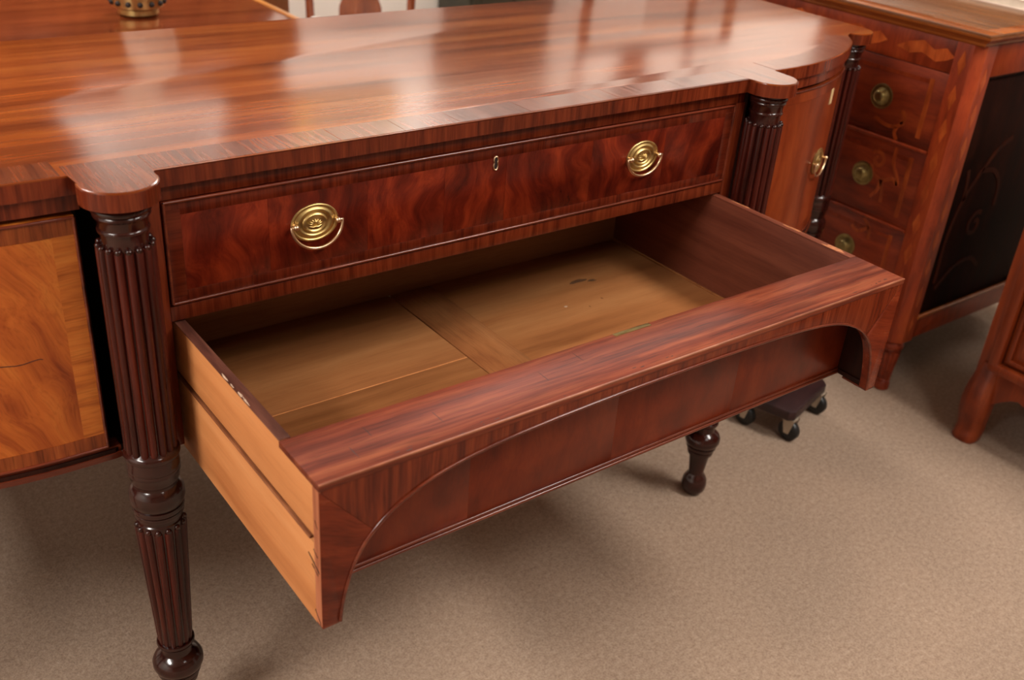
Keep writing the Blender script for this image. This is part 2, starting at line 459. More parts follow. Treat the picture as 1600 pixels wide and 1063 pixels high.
def half_outline(off=0.0, back=None):
    """right half outline in (u,y) from the centre-front notch outward to the back corner"""
    R1 = RR-off; R2 = ER-off
    fy = -0.012+off
    a_in = math.asin((fy-CY)/R1)
    pts = arc(0, CY, R1, PI-a_in, 2*PI+math.asin((0.0105+off-CY)/R1), 22)       # counter-clockwise under the roundel
    w = wing(off, 0.034, 0.452)
    pts += [p for p in w if math.hypot(p[0], p[1]-CY) > R1+0.001 and math.hypot(p[0]-EU, p[1]-ECY) > R2+0.001]
    last = pts[-1]
    a0 = math.atan2(last[1]-ECY, last[0]-EU)
    if a0 < 0: a0 += 2*PI
    pts += arc(EU, ECY, R2, max(a0, PI*0.97), 2*PI+0.15, 18)
    ux = 0.560-off
    pts += [(ux, ECY+0.03), (ux, BACK-off if back is None else back)]
    return pts
def full_outline(off=0.0, back=None):
    r = half_outline(off, back)
    right = [(W+u, y) for u, y in r]
    left = [(-u, y) for u, y in r]
    return left[::-1] + right
bm = bmesh.new(); fo = full_outline(0.0); bm_prism(bm, fo, HB, H, 'z')
bmesh.ops.bevel(bm, geom=[e for e in bm.edges if all(abs(v.co.z-H) < 1e-6 for v in e.verts)], offset=0.0022, segments=2, affect='EDGES', profile=0.5)
top = from_bm('top', bm, M_top, sb, 40)

def edge_band(name, pts, z0, z1, mat, parent, t=0.0006):
    """thin veneer facing on a vertical edge: follows pts (outline), sticks out by t"""
    bm = bmesh.new(); n = len(pts); rows = []
    for i, p in enumerate(pts):
        a = np.array(pts[max(0, i-1)]); b = np.array(pts[min(n-1, i+1)])
        d = (b-a)/np.linalg.norm(b-a); nn = np.array((d[1], -d[0]))
        o = np.array(p)+nn*t
        rows.append([bm.verts.new((o[0], o[1], z0)), bm.verts.new((o[0], o[1], z1)),
                     bm.verts.new((p[0], p[1], z1)), bm.verts.new((p[0], p[1], z0))])
    for a, b in zip(rows, rows[1:]):
        for k in range(4): bm.faces.new((a[k], b[k], b[(k+1)%4], a[(k+1)%4]))
    bm.faces.new(rows[0]); bm.faces.new(rows[-1])
    return from_bm(name, bm, mat, parent, 40)

# veneer on the slab's vertical edge, in lengths
def seg_cuts(a, b, cuts): return list(zip([a]+cuts, cuts+[b]))
for a, b in seg_cuts(0.046, W-0.046, [0.17, 0.30, 0.395, 0.52, 0.64, 0.79, 0.93, 1.03]):
    edge_band('edge_veneer', [(a, -0.012), (b, -0.012)], HB-0.0002, H-0.0020, M_band_z, top)
ho = half_outline(0.0)
for s in (1, -1):
    pts = [((W+u) if s > 0 else -u, y) for u, y in ho]
    if s < 0: pts = pts[::-1]
    m = len(pts)
    r_idx = [0, 12, 23] if s > 0 else [m-24, m-13, m-1]
    if s > 0: cuts = [0, 11, 22, 34, 46, 58, m-1]
    else:     cuts = [0, m-59, m-47, m-35, m-23, m-12, m-1]
    for a, b in zip(cuts, cuts[1:]):
        if b - a >= 1: edge_band('edge_veneer', pts[a:b+1], HB-0.0002, H-0.0020, M_band_z, top)

# crossbanding laid on top along the front
BW = 0.056
for a, b in seg_cuts(0.047, W-0.047, [0.175, 0.30, 0.40, 0.492, 0.62, 0.80, 0.95]):
    prism('crossband', [(a+.0003, -0.0100), (b-.0003, -0.0100), (b-.0003, -0.012+BW), (a+.0003, -0.012+BW)], H-0.0006, H+0.0003, M_band_y, top)
for s in (1, -1):
    # over the column roundel
    rp = arc(0, CY, RR-0.0022, PI-0.05, 2*PI+0.05, 20)
    poly = [(u, y) for u, y in rp] + [(0.0465, 0.012), (0.0465, -0.012+BW), (-0.0465, -0.012+BW), (-0.0465, -0.010)]
    poly = side(poly, s)
    prism('crossband', poly, H-0.0006, H+0.0003, M_band_y, top)
    fr = wing(0.0022, 0.047, 0.445); bk = wing(BW, 0.047, 0.40)
    K = 4
    fi = [round(i*(len(fr)-1)/K) for i in range(K+1)]; bi = [round(i*(len(bk)-1)/K) for i in range(K+1)]
    for k in range(K):
        poly = side(strip_poly(fr[fi[k]:fi[k+1]+1], bk[bi[k]:bi[k+1]+1]), s)
        prism('crossband', poly, H-0.0006, H+0.0003, M_band_y, top)

# --- frieze rails under the slab
box('frieze_rail', 0.034, W-0.034, 0.0, 0.022, 0.8735, HB-0.0005, M_band_z, sb, bev=0.001)
for s in (1, -1):
    f = wing(0.006, 0.036, 0.452); b_ = wing(0.026, 0.036, 0.44)
    prism('frieze_rail', side(strip_poly(f, b_), s), 0.8745, HB-0.0005, M_band_z, sb, 'z')

# --- carcass: dividers, back, wing floors, end panels, mid rail, stiles
for s in (0, 1):
    x0, x1 = (0.030, 0.0535) if s == 0 else (W-0.0535, W-0.030)
    st = box('stile', x0, x1, 0.0, 0.03, 0.51, 0.8735, M_band_z, sb, bev=0.001)
    x0, x1 = (-0.012, 0.047) if s == 0 else (W-0.047, W+0.012)
    box('divider_panel', x0, x1, 0.03, BACK-0.02, 0.512, 0.896, M_carc, sb, bev=0)
box('back_panel', -0.52, W+0.52, BACK-0.02, BACK-0.004, 0.512, 0.896, M_carc, sb, bev=0)
box('mid_rail', 0.0535, W-0.0535, 0.0, 0.05, 0.7045, 0.7265, M_band_z, sb, bev=0.0012)
box('dust_board', 0.047, W-0.047, 0.05, BACK-0.02, 0.714, 0.7265, M_carc, sb, bev=0)
for s in (1, -1):
    f = wing(0.004, 0.030, 0.455)
    poly = side(f + [(0.53, 0.2), (0.53, BACK-0.02), (0.012, BACK-0.02), (0.012, 0.03)], s)
    prism('wing_floor', poly, 0.516, 0.526, M_carc, sb, 'z')
    f1 = wing(0.002, 0.028, 0.455); b1 = wing(0.03, 0.028, 0.44)
    prism('base_moulding', side(strip_poly(f1, b1), s), 0.5115, 0.520, M_edge, sb, 'z', bev=0.002)
    f2 = wing(0.007, 0.028, 0.455)
    prism('base_moulding', side(strip_poly(f2, b1), s), 0.520, 0.5285, M_edge, sb, 'z', bev=0.001)
    poly = side([(0.535, 0.205), (0.552, 0.205), (0.552, BACK-0.02), (0.535, BACK-0.02)], s)
    prism('end_panel', poly, 0.512, HB-0.0005, M_flame2, sb, 'z')
    f3 = wing(0.03, 0.030, 0.06); b3 = wing(0.04, 0.030, 0.06)
    prism('door_jamb', side(strip_poly(f3, b3), s), 0.526, 0.8745, M_carc, sb, 'z')

# --- legs / columns
def leg(cx, cy, name='leg', parent=sb):
    prof = [(.0, .012), (.004, .020), (.013, .0258), (.025, .0272), (.037, .0258), (.046, .0215), (.052, .0172),
            (.056, .0162), (.098, .0212), (.104, .0222), (.107, .027), (.112, .0283), (.1165, .0283), (.1175, .0268), (.1195, .0300), (.124, .0322), (.1285, .0318),
            (.1295, .0300), (.132, .0340), (.140, .0372), (.148, .0372), (.155, .0340), (.161, .0285), (.165, .0228), (.172, .0219), (.181, .0222),
            (.182, .0262), (.1855, .0278), (.189, .0268), (.190, .0235),
            (.30, .026), (.409, .031), (.422, .0312), (.4235, .0295), (.430, .0298), (.4315, .0325), (.435, .0338), (.4385, .0330), (.4395, .0315), (.441, .0340), (.4445, .0350), (.448, .0342),
            (.449, .0325), (.4515, .0350), (.460, .0372), (.468, .0374), (.475, .0362), (.481, .0325), (.4835, .0302), (.488, .0305), (.4905, .0318),
            (.494, .0325), (.503, .0338), (.5045, .0348), (.508, .0350), (.511, .0342), (.512, .0350), (.515, .0352), (.517, .0345), (.530, .0350), (.531, .0362), (.535, .0372), (.539, .0366), (.541, .0345),
            (.545, .030), (.836, .0290), (.846, .0276), (.8575, .0280), (.8585, .0305), (.861, .0309), (.863, .0300), (.864, .0288), (.874, .0300), (.8765, .0320), (.879, .0336), (.8815, .0330),
            (.8825, .0318), (.884, .0345), (.8865, .0352), (.889, .0345), (.8905, .0325), (.897, .0330)]
    bm = bmesh.new(); bm_lathe(bm, prof, cx, cy, 48)
    core = from_bm(name, bm, M_turn, parent, 40)
    bm = bmesh.new()
    bm_reed(bm, [(.541, .0330), (.545, .0346), (.70, .0350), (.836, .0350), (.8395, .0338)], cx, cy, 16, 10, 0.0062)
    from_bm('reeded_shaft', bm, M_col, core, 50)
    bm = bmesh.new()
    bm_reed(bm, [(.1895, .0240), (.193, .0252), (.30, .0302), (.409, .0352), (.413, .0345)], cx, cy, 14, 10, 0.0062)
    from_bm('reeded_taper', bm, M_col, core, 50)
    for z, r, n, br in ((.8400, .0312, 16, .0052), (.4150, .0308, 14, .0056)):
        bm = bmesh.new()
        for k in range(n):
            a = 2*PI*(k+0.5)/n
            bm_ball(bm, (cx+r*math.cos(a), cy+r*math.sin(a), z), br, 0.85, 0.85, 0.8)
        from_bm('bead_ring', bm, M_turn, core, 60)
    return core
leg(0.0, CY); leg(W, CY); leg(ECX, ECY); leg(W-ECX, ECY)
for x in (W+0.50, -0.50):
    bm = bmesh.new()
    bm_lathe(bm, [(0, .014), (.01, .024), (.03, .026), (.05, .018), (.10, .021), (.13, .034), (.15, .034), (.165, .022), (.19, .024), (.40, .032), (.45, .035), (.511, .033)], x, 0.615, 28)
    from_bm('rear_leg', bm, M_col, sb, 40)

# --- oval brass handles
def oval_handle(parent, c, ex, ez, n, wx=0.036, wz=0.0275, bail_drop=0.006, swing=0.0):
    """c centre on the surface, ex: horizontal tangent, ez: up, n: outward normal; meshes become sub-parts of parent"""
    c = Vector(c); ex = Vector(ex).normalized(); ez = Vector(ez).normalized(); n = Vector(n).normalized()
    P = lambda a, b, d: c + ex*a + ez*b + n*d
    prof = [(1.0, 0.0), (1.0, .0012), (.95, .0024), (.90, .0022), (.86, .0008), (.80, .0010), (.74, .0030), (.68, .0034), (.62, .0024), (.58, .0008), (.54, .0008), (.50, .0026), (.45, .0036), (.40, .0030), (.37, .0020), (.2, .0024), (.02, .0026)]
    seg = 44; bm = bmesh.new(); rings = []
    for s, d in prof:
        rings.append([bm.verts.new(P(wx*s*math.cos(2*PI*k/seg), wz*s*math.sin(2*PI*k/seg), d)) for k in range(seg)])
    for a, b in zip(rings, rings[1:]):
        for k in range(seg): bm.faces.new((a[k], a[(k+1)%seg], b[(k+1)%seg], b[k]))
    bm.faces.new(rings[-1]); bm.faces.new(rings[0])
    from_bm('handle_plate', bm, M_brass, parent, 50)
    # embossed sprig
    bm = bmesh.new()
    for k in range(7):
        a = PI*(0.08 + 0.84*k/6)
        L = 0.0105
        pts = [P(0.002*math.cos(a), -0.002+0.001*math.sin(a), .0028), P(L*0.6*math.cos(a), -0.002+0.7*L*0.6*math.sin(a), .0042), P(L*math.cos(a), -0.002+0.7*L*math.sin(a), .0028)]
        bm_tube(bm, pts, [0.0007, 0.0015, 0.0006], 6)
    bm_tube(bm, [P(-.009, -.004, .0026), P(-.004, -.0055, .0036), P(0, -.0045, .0038), P(.004, -.0055, .0036), P(.009, -.004, .0026)], [.0005, .001, .0012, .001, .0005], 6)
    from_bm('embossed_sprig', bm, M_brass, parent, 60)
    for s in (-1, 1):
        bm = bmesh.new()
        bm_tube(bm, [P(s*wx*0.88, 0.001, 0), P(s*wx*0.88, 0.001, .008)], [.0028, .0024], 10)
        p = P(s*wx*0.88, 0.001, .0095)
        bm_ball(bm, p, .0042, u=12, v=8)
        from_bm('handle_post', bm, M_brass_pale, parent, 60)
    pts = []
    for k in range(25):
        a = PI + PI*k/24
        x = wx*1.07*math.cos(a); z = (wz+bail_drop)*math.sin(a)
        pts.append(P(x, z+0.001, .0085 + swing*abs(math.sin(a))*0.014))
    ins = [P(-wx*0.93, 0.001, .0085)] ; ine = [P(wx*0.93, 0.001, .0085)]
    tube('bail', ins+pts+ine, [.0018]+[.0022]*25+[.0018], M_brass_pale, parent, 8)

# --- upper drawer
DX0, DX1, DZ0, DZ1 = 0.0555, W-0.0555, 0.7285, 0.8720
dr1 = box('upper_drawer', DX0, DX1, 0.0015, 0.50, DZ0, DZ1, M_flame, sb, bev=0.0005)
dr1['label'] = 'shallow closed drawer with two oval brass handles'
b0 = 0.0028
FX = [DX0+.022, .195, .345, .475, .588, .762, .928, DX1-.022]
for a, b in zip(FX, FX[1:]):
    box('veneer_panel', a+.0001, b-.0001, 0.0, 0.004, DZ0+.018, DZ1-.020, M_flame, dr1, bev=0.0002)
xs = [DX0+.003, .17, .33, .50, .66, .84, .98, DX1-.003]
for a, b in zip(xs, xs[1:]):
    box('crossband', a, b, -0.0002, 0.004, DZ1-.020, DZ1-.003, M_bdr_z, dr1, bev=0.0002)
    box('crossband', a, b, -0.0002, 0.004, DZ0+.003, DZ0+.018, M_bdr_z, dr1, bev=0.0002)
for a, b in ((DX0+.003, DX0+.022), (DX1-.022, DX1-.003)):
    box('crossband', a, b, -0.0004, 0.004, DZ0+.010, DZ1-.012, M_bdr_x, dr1, bev=0.0002)
def bead_rect(parent, x0, x1, z0, z1, y, r=0.0022, mat=None):
    for p, q in (((x0, y, z0), (x1, y, z0)), ((x0, y, z1), (x1, y, z1)), ((x0, y, z0), (x0, y, z1)), ((x1, y, z0), (x1, y, z1))):
        tube('cock_bead', [p, q], r, mat or M_edge, parent, 8)
bead_rect(dr1, DX0+.0016, DX1-.0016, DZ0+.0016, DZ1-.0016, -0.0008, 0.0022)
oval_handle(dr1, (0.262, -0.0002, 0.806), (1, 0, 0), (0, 0, 1), (0, -1, 0), bail_drop=0.007, swing=0.3)
oval_handle(dr1, (0.876, -0.0002, 0.808), (1, 0, 0), (0, 0, 1), (0, -1, 0), bail_drop=0.005, swing=0.0)
# keyhole escutcheon: rounded figure, brass outline, dark hole
kx, kz = 0.5665, 0.8440
kp = []
for k in range(40):
    a = 2*PI*k/40
    zz = 0.0105*math.sin(a)
    hw = 0.0042 - 0.0011*math.exp(-((zz)/0.0035)**2) + (0.0004 if zz < 0 else 0)
    kp.append((kx+hw*math.copysign(abs(math.cos(a))**0.7, math.cos(a)), kz+zz))
tube('keyhole_rim', [(x, -0.0008, z) for x, z in kp], 0.0011, M_brass_pale, dr1, 6, closed=True)
prism('keyhole', kp, -0.0006, 0.001, M_crack, dr1, 'y')

# --- doors of the wings (curved)
def curved_panel(name, s, off0, off1, u0, u1, z0, z1, mat, parent):
    return prism(name, side(strip_poly(wing_cut(off0, u0, u1), wing_cut(off1, u0, u1)), s), z0, z1, mat, parent, 'z', bev=0.0)
def wing_cut(off, u0, u1):
    w = wing(off, -1, 1)
    us = [p[0] for p in w]; ys = [p[1] for p in w]
    pts = [(u0, float(np.interp(u0, us, ys)))] + [p for p in w if u0+1e-4 < p[0] < u1-1e-4] + [(u1, float(np.interp(u1, us, ys)))]
    return pts
DU0, DU1 = 0.0445, 0.432
WZ0, WZ1 = 0.531, 0.8680
for s in (-1, 1):
    main, bv, bh = (M_door, M_door_band, M_door_band_d) if s < 0 else (M_rdoor, M_rdoor, M_rdoor)
    dm = curved_panel('door', s, 0.006, 0.026, DU0, DU1, WZ0, WZ1, main, sb)
    dm['label'] = 'amber veneered cupboard door' if s < 0 else 'russet bowed cupboard door'
    curved_panel('veneer_field', s, 0.0054, 0.008, DU0+.029, DU1-.029, WZ0+.024, WZ1-.024, main, dm)
    curved_panel('crossband', s, 0.0052, 0.008, DU0+.003, DU0+.029, WZ0+.022, WZ1-.020, bv, dm)
    curved_panel('crossband', s, 0.0052, 0.008, DU1-.029, DU1-.003, WZ0+.022, WZ1-.020, bv, dm)
    for ua, ub in ((DU0+.003, .15), (.15, .26), (.26, DU1-.003)):
        curved_panel('crossband', s, 0.0050, 0.008, ua, ub, WZ1-.0235, WZ1-.003, bh, dm)
        curved_panel('crossband', s, 0.0050, 0.008, ua, ub, WZ0+.003, WZ0+.024, bh, dm)
    cw = side(wing_cut(0.0050, DU0+.001, DU1-.001), s)
    for z in (WZ0+.0015, WZ1-.0015):
        tube('cock_bead', [(x, y, z) for x, y in cw], 0.0022, M_edge, dm, 8)
    for q in (cw[0], cw[-1]):
        tube('cock_bead', [(q[0], q[1], WZ0+.0015), (q[0], q[1], WZ1-.0015)], 0.0022, M_edge, dm, 8)
    if s < 0:
        cw2 = side(wing_cut(0.0053, 0.106, 0.26), s)
        tube('veneer_crack', [(x, y, .686 + .0016*math.sin(i*1.3)) for i, (x, y) in enumerate(cw2)], 0.0005, M_crack, dm, 5)
    # handle on the outer side of the door
    w = wing(0.0052, -1, 1); us = [p[0] for p in w]; ys = [p[1] for p in w]
    uh = 0.305
    yh = float(np.interp(uh, us, ys)); sl = (float(np.interp(uh+.01, us, ys))-float(np.interp(uh-.01, us, ys)))/.02
    ex = Vector((1*s, sl, 0)).normalized(); nn = Vector((sl*s, -1, 0)).normalized()
    oval_handle(dm, ((W+uh) if s > 0 else -uh, yh, 0.692), ex, (0, 0, 1), nn, bail_drop=0.004)
    # pale keyhole plate let into the door
    uq = 0.302; yq = float(np.interp(uq, us, ys)); slq = (float(np.interp(uq+.01, us, ys))-float(np.interp(uq-.01, us, ys)))/.02
    q0 = Vector(((W+uq) if s > 0 else -uq, yq, 0)); tq = Vector((s, slq, 0)).normalized(); nq = Vector((slq*s, -1, 0)).normalized()
    bm = bmesh.new()
    vs = []
    for d in (0.0, 0.0012):
        for (a, z) in ((-.008, .815), (.008, .815), (.008, .846), (-.008, .846)):
            p = q0 + tq*a + nq*d; vs.append(bm.verts.new((p.x, p.y, z)))
    bm.faces.new(vs[0:4]); bm.faces.new(vs[4:8])
    for k in range(4): bm.faces.new((vs[k], vs[(k+1) % 4], vs[4+(k+1) % 4], vs[4+k]))
    from_bm('keyhole_plate', bm, M_hinge, dm, 0)

def blob(name, cx, cy, rx, ry, z, mat, parent, n=18, seed=1, h=0.0004):
    rnd = random.Random(seed)
    ph = [rnd.uniform(0, 6.28) for _ in range(4)]
    poly = []
    for k in range(n):
        a = 2*PI*k/n
        q = 1 + 0.22*math.sin(2*a+ph[0]) + 0.16*math.sin(3*a+ph[1]) + 0.1*math.sin(5*a+ph[2])
        poly.append((cx+rx*q*math.cos(a), cy+ry*q*math.sin(a)))
    return prism(name, poly, z, z+h, mat, parent, 'z')

# --- deep lower drawer, pulled out
FY = -0.406
M_lip = wood('brown_lip', (112, 62, 38), (150, 92, 58), (176, 116, 76), 'y', fine=60, long=9, rough=0.5, blotch=0.7, tint=0.0, spec=0.3)
M_wornlip = wood('worn_lip', (112, 56, 34), (150, 88, 60), (172, 112, 82), 'x', fine=50, long=14, rough=0.4, blotch=0.6, tint=0.0)
X0, X1 = 0.0575, W-0.0575
ZT, ZB = 0.7012, 0.4985
RIMZ = 0.6925
arch_half = [(.0800, ZB), (.0815, .512), (.0845, .530), (.0905, .553), (.0985, .576), (.112, .600), (.130, .619), (.150, .634), (.172, .6455), (.20, .6565), (.24, .6655), (.30, .6725), (.38, .6765), (.48, .6787), (W/2, .6792)]
arch_l = catmull(arch_half, 3)
arch_r = [(W-x, z) for x, z in arch_l][::-1]
arch = arch_l + arch_r[1:]
MI = min(range(len(arch_l)), key=lambda i: abs(arch_l[i][1]-.611))    # mitre point on the arch
def dr_poly_left():
    return [(X0, ZB), *arch_l[:MI+1], (X0, RIMZ)]
low = prism('lower_drawer', [(X0, RIMZ), *arch_l[MI:], *arch_r[1:len(arch_r)-MI], (X1, RIMZ)], FY+.0004, FY+.014, M_band_z, sb, 'y', bev=0.0005)
low['label'] = 'deep open drawer with an arched front'
prism('fascia_foot', dr_poly_left(), FY, FY+.0145, M_foot, low, 'y', bev=0.0004)
prism('fascia_foot', [(W-x, z) for x, z in dr_poly_left()], FY, FY+.0145, M_foot, low, 'y', bev=0.0004)
tube('arch_bead', [(x, FY-0.0003, z) for x, z in arch], 0.0022, M_edge, low, 8)
box('foot_pad', X0+.0005, .0795, FY+.0005, FY+.05, ZB-.0035, ZB, M_edge, low, bev=0.0008)
box('foot_pad', W-.0795, X1-.0005, FY+.0005, FY+.05, ZB-.0035, ZB, M_edge, low, bev=0.0008)
box('rim_board', X0-.0003, X1+.0003, FY-.0004, -0.311, RIMZ, ZT, M_rim, low, bev=0.0006)
box('rim_edge', X0, X1, FY-.0010, FY+.0022, ZT-.0020, ZT+.0003, M_wornlip, low, bev=0.0006)
M_dent = plain('edge_dent', (58, 26, 18), 0.6, vary=0.3)
rd = random.Random(11)
for k in range(22):
    xx = rd.uniform(X0+.03, X1-.03)
    blob('edge_dent', xx, FY+rd.uniform(.003, .014), rd.uniform(.0012, .0048), rd.uniform(.0005, .0012), ZT-.0001, M_dent, low, 8, k, .0002)
for k, (xx, yy) in enumerate([(.118, -.372), (.150, -.345), (.235, -.36), (.40, -.352), (.47, -.335)]):
    blob('surface_scratch', xx, yy, .0006, .012, ZT-.0001, M_dent, low, 8, k+40, .0002)
# recessed panel in pieces, with a double bead below
px = [X0+.012, .30, .55, .80, X1-.012]
for a, b in zip(px, px[1:]):
    box('recess_panel', a, b, -0.3420, -0.330, .5085, RIMZ, M_flame2, low, bev=0.0002)
tube('recess_moulding', [(X0+.012, -.3425, .5068), (X1-.012, -.3425, .5068)], .0026, M_edge, low, 10)
tube('recess_moulding', [(X0+.012, -.3445, .5018), (X1-.012, -.3445, .5018)], .0028, M_edge, low, 10)
box('recess_sill', X0+.012, X1-.012, -0.3425, -0.330, .4990, .5086, M_edge, low, bev=0.0005)
box('inner_front', X0+.0115, X1-.0115, -0.324, -0.3115, .505, RIMZ, M_inner, low, bev=0.0005)
for s in (0, 1):
    fx = (lambda x: x) if s == 0 else (lambda x: W-x)
    def bx(n, xa, xb, *r, **k): return box(n, min(fx(xa), fx(xb)), max(fx(xa), fx(xb)), *r, **k)
    SD = 0.262
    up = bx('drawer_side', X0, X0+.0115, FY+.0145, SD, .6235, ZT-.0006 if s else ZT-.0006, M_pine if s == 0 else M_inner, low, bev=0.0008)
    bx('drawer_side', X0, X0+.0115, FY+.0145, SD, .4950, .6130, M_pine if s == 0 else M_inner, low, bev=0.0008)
    bx('runner_groove', X0+.0045, X0+.0115, FY+.02, SD, .6140, .6250, M_topedge, low, bev=0)
    bx('runner_lip', X0-.0008, X0+.004, FY+.024, SD, .6128, .6172, M_lip, low, bev=0.0008)
    bx('side_lining', X0+.0113, X0+.0145, -0.311, SD-.012, .514, ZT-.0012, M_inner, low, bev=0.0004)
    bx('side_capping', X0+.0002, X0+.0145, -0.3105, SD, ZT-.0008, ZT+.0006, M_topedge if s == 0 else M_inner, low, bev=0.0004)
    bx('recess_side', X0+.0115, X0+.0200, FY+.0145, -0.342, .5085, RIMZ, M_carc, low, bev=0.0004)
    bx('recess_moulding', X0+.0115, X0+.0225, FY+.0145, -0.342, .4995, .5085, M_carc, low, bev=0.0015)
# end grain of the front on the left side, with dovetail gaps
box('front_end_grain', X0-.0004, X0+.002, FY+.0003, FY+.0142, ZB+.001, RIMZ, wood('end_grain', (150, 84, 54), (178, 108, 74), (192, 124, 88), 'z', fine=80, long=4, rough=0.5, spec=0.3), low, bev=0)
for (ya, za, yb, zb, th) in ((-.400, .598, -.391, .604, .0016), (-.403, .577, -.378, .590, .0030), (-.400, .572, -.386, .579, .0016), (-.404, .5005, -.391, .514, .0026), (-.402, .640, -.396, .648, .0012)):
    prism('dovetail_gap', [(ya, za), (yb, zb), (yb+.001, zb+th*.4), (ya+.001, za+th)], X0-.0009, X0+.001, M_crack, low, 'x')
# back, floor boards
box('drawer_back', X0+.0145, X1-.0145, .250, .262, .514, .690, M_back, low, bev=0.0005)
XM0, XM1 = .531, .618
def floor_mat(): return M_oak
box('floor_board', X0+.0145, XM0-.0012, -.3112, -.0055, .506, .5150, M_oak, low, bev=0.0006)
box('floor_board', X0+.0145, XM0-.0012, -.0045, .250, .506, .5149, M_oak, low, bev=0.0006)
M_munt = wood('stained_muntin', (128, 72, 40), (158, 100, 58), (178, 122, 76), 'y', fine=14, long=5.0, rough=0.5, blotch=0.6, tint=0.0, spec=0.3)
box('joint_highlight', X0+.02, XM0-.002, -.0062, -.0040, .5140, .5154, M_pine, low, bev=0.0003)  # pale strip painting the highlight along the board joint
box('floor_muntin', XM0+.0004, XM1, -.3112, .250, .506, .5152, M_munt, low, bev=0.0005)
box('floor_board', XM1+.0003, X1-.0145, -.3112, .250, .506, .5150, M_oak, low, bev=0.0006)
for xb in (X0+.0145, X1-.0185):
    box('floor_bead', xb, xb+.004, -.311, .250, .5148, .5185, M_oak, low, bev=0.001)
# stains and specks in the drawer
M_smear = wood('grey_smear', (128, 104, 76), (150, 120, 86), (160, 130, 96), 'x', fine=30, long=20, rough=0.6, spec=0.2)
M_brownst = wood('brown_smear', (112, 66, 40), (136, 86, 54), (150, 100, 64), 'x', fine=30, long=20, rough=0.6, spec=0.2)
blob('ink_stain', .878, .128, .017, .007, .5149, M_stain, low, seed=3, h=.0002)
blob('ink_stain', .905, .118, .010, .004, .5149, M_stain, low, seed=5, h=.0002)
for (cx, cy, r, sd) in ((.585, -.085, .010, 1), (.600, -.073, .008, 2), (.612, -.082, .006, 3)):
    blob('brown_spot', cx, cy, r, r*.8, .5151, M_brownst, low, seed=sd, h=.0002)
for (cx, cy, r, sd) in ((.79, .056, .0028, 4), (.872, .05, .0022, 5), (.83, .035, .002, 6)):
    blob('speck', cx, cy, r, r, .5149, M_chip if sd == 4 else M_brownst, low, seed=sd, h=.0004)
# lock strike on the rim, paint chips on the worn edges
box('lock_plate', .551, .618, -.3185, -.3112, ZT-.001, ZT+.0005, M_brass_old, low, bev=0.0003)
for (cx, cy, rx, ry, sd) in ((.0592, -.158, .0010, .011, 1), (.0590, -.180, .0008, .005, 2), (.0595, -.203, .0012, .008, 3), (.0590, -.222, .0007, .010, 4), (.0600, -.212, .0005, .006, 5)):
    blob('paint_chip', cx, cy, rx, ry, ZT+.0003, M_chip, low, seed=sd, h=.0006)
M_worn = plain('worn_bare_edge', (176, 112, 72), 0.6, vary=0.3, nscale=120)
for (cx, cy, rx, ry, sd) in ((W-.0655, -.272, .0050, .024, 7), (W-.0615, -.18, .0028, .020, 9), (W-.0605, -.06, .0020, .02, 10)):
    blob('bare_chip', cx, cy, rx, ry, ZT+.0003, M_worn, low, seed=sd, h=.0006)

# ================================================================== DOLLY under the sideboard
dol = thing('furniture_dolly', (1.478, -0.018, 0.0), 'dark maroon furniture dolly with black casters on the carpet under the sideboard', 'dolly', rz=0.266)
bm = bmesh.new()
bm_prism(bm, [(0.0, .012), (.012, 0), (.188, 0), (.204, .012), (.210, .030), (.210, .135), (.198, .148), (.012, .148), (0, .136)], .062, .088, 'z', bev=0.004)
from_bm('board', bm, M_dolly, dol, 35, world=False)
def caster(x, y, a):
    c, s_ = math.cos(a), math.sin(a)
    bm = bmesh.new(); seg = 22; prof = [(-.010, .012), (-.010, .022), (-.006, .0265), (.006, .0265), (.010, .022), (.010, .012)]
    rings = []
    for w_, r in prof:
        rings.append([bm.verts.new((x - s_*w_ + c*r*math.cos(2*PI*k/seg), y + c*w_ + s_*r*math.cos(2*PI*k/seg), .0268 + r*math.sin(2*PI*k/seg))) for k in range(seg)])
    for a_, b_ in zip(rings, rings[1:]):
        for k in range(seg): bm.faces.new((a_[k], a_[(k+1) % seg], b_[(k+1) % seg], b_[k]))
    bm.faces.new(rings[0]); bm.faces.new(rings[-1])
    wh = from_bm('caster_wheel', bm, M_black, dol, 50, world=False)
    bm = bmesh.new()
    for w_ in (-.0125, .0125):
        q = [(-.016, .062), (.016, .062), (.006, .022), (-.006, .022)]
        vs = []
        for d in (-.0012, .0012):
            for (u, z) in q: vs.append(bm.verts.new((x - s_*(w_+d) + c*u, y + c*(w_+d) + s_*u, z)))
        bm.faces.new(vs[:4]); bm.faces.new(vs[4:])
        for k in range(4): bm.faces.new((vs[k], vs[(k+1) % 4], vs[4+(k+1) % 4], vs[4+k]))
    bm_lathe(bm, [(.056, .014), (.062, .016)], x, y, 16)
    from_bm('caster_fork', bm, M_fork, wh, 30, world=False)
caster(.024, .012, 1.42); caster(.186, .012, 1.50); caster(.012, .122, 1.40); caster(.186, .125, 1.2)

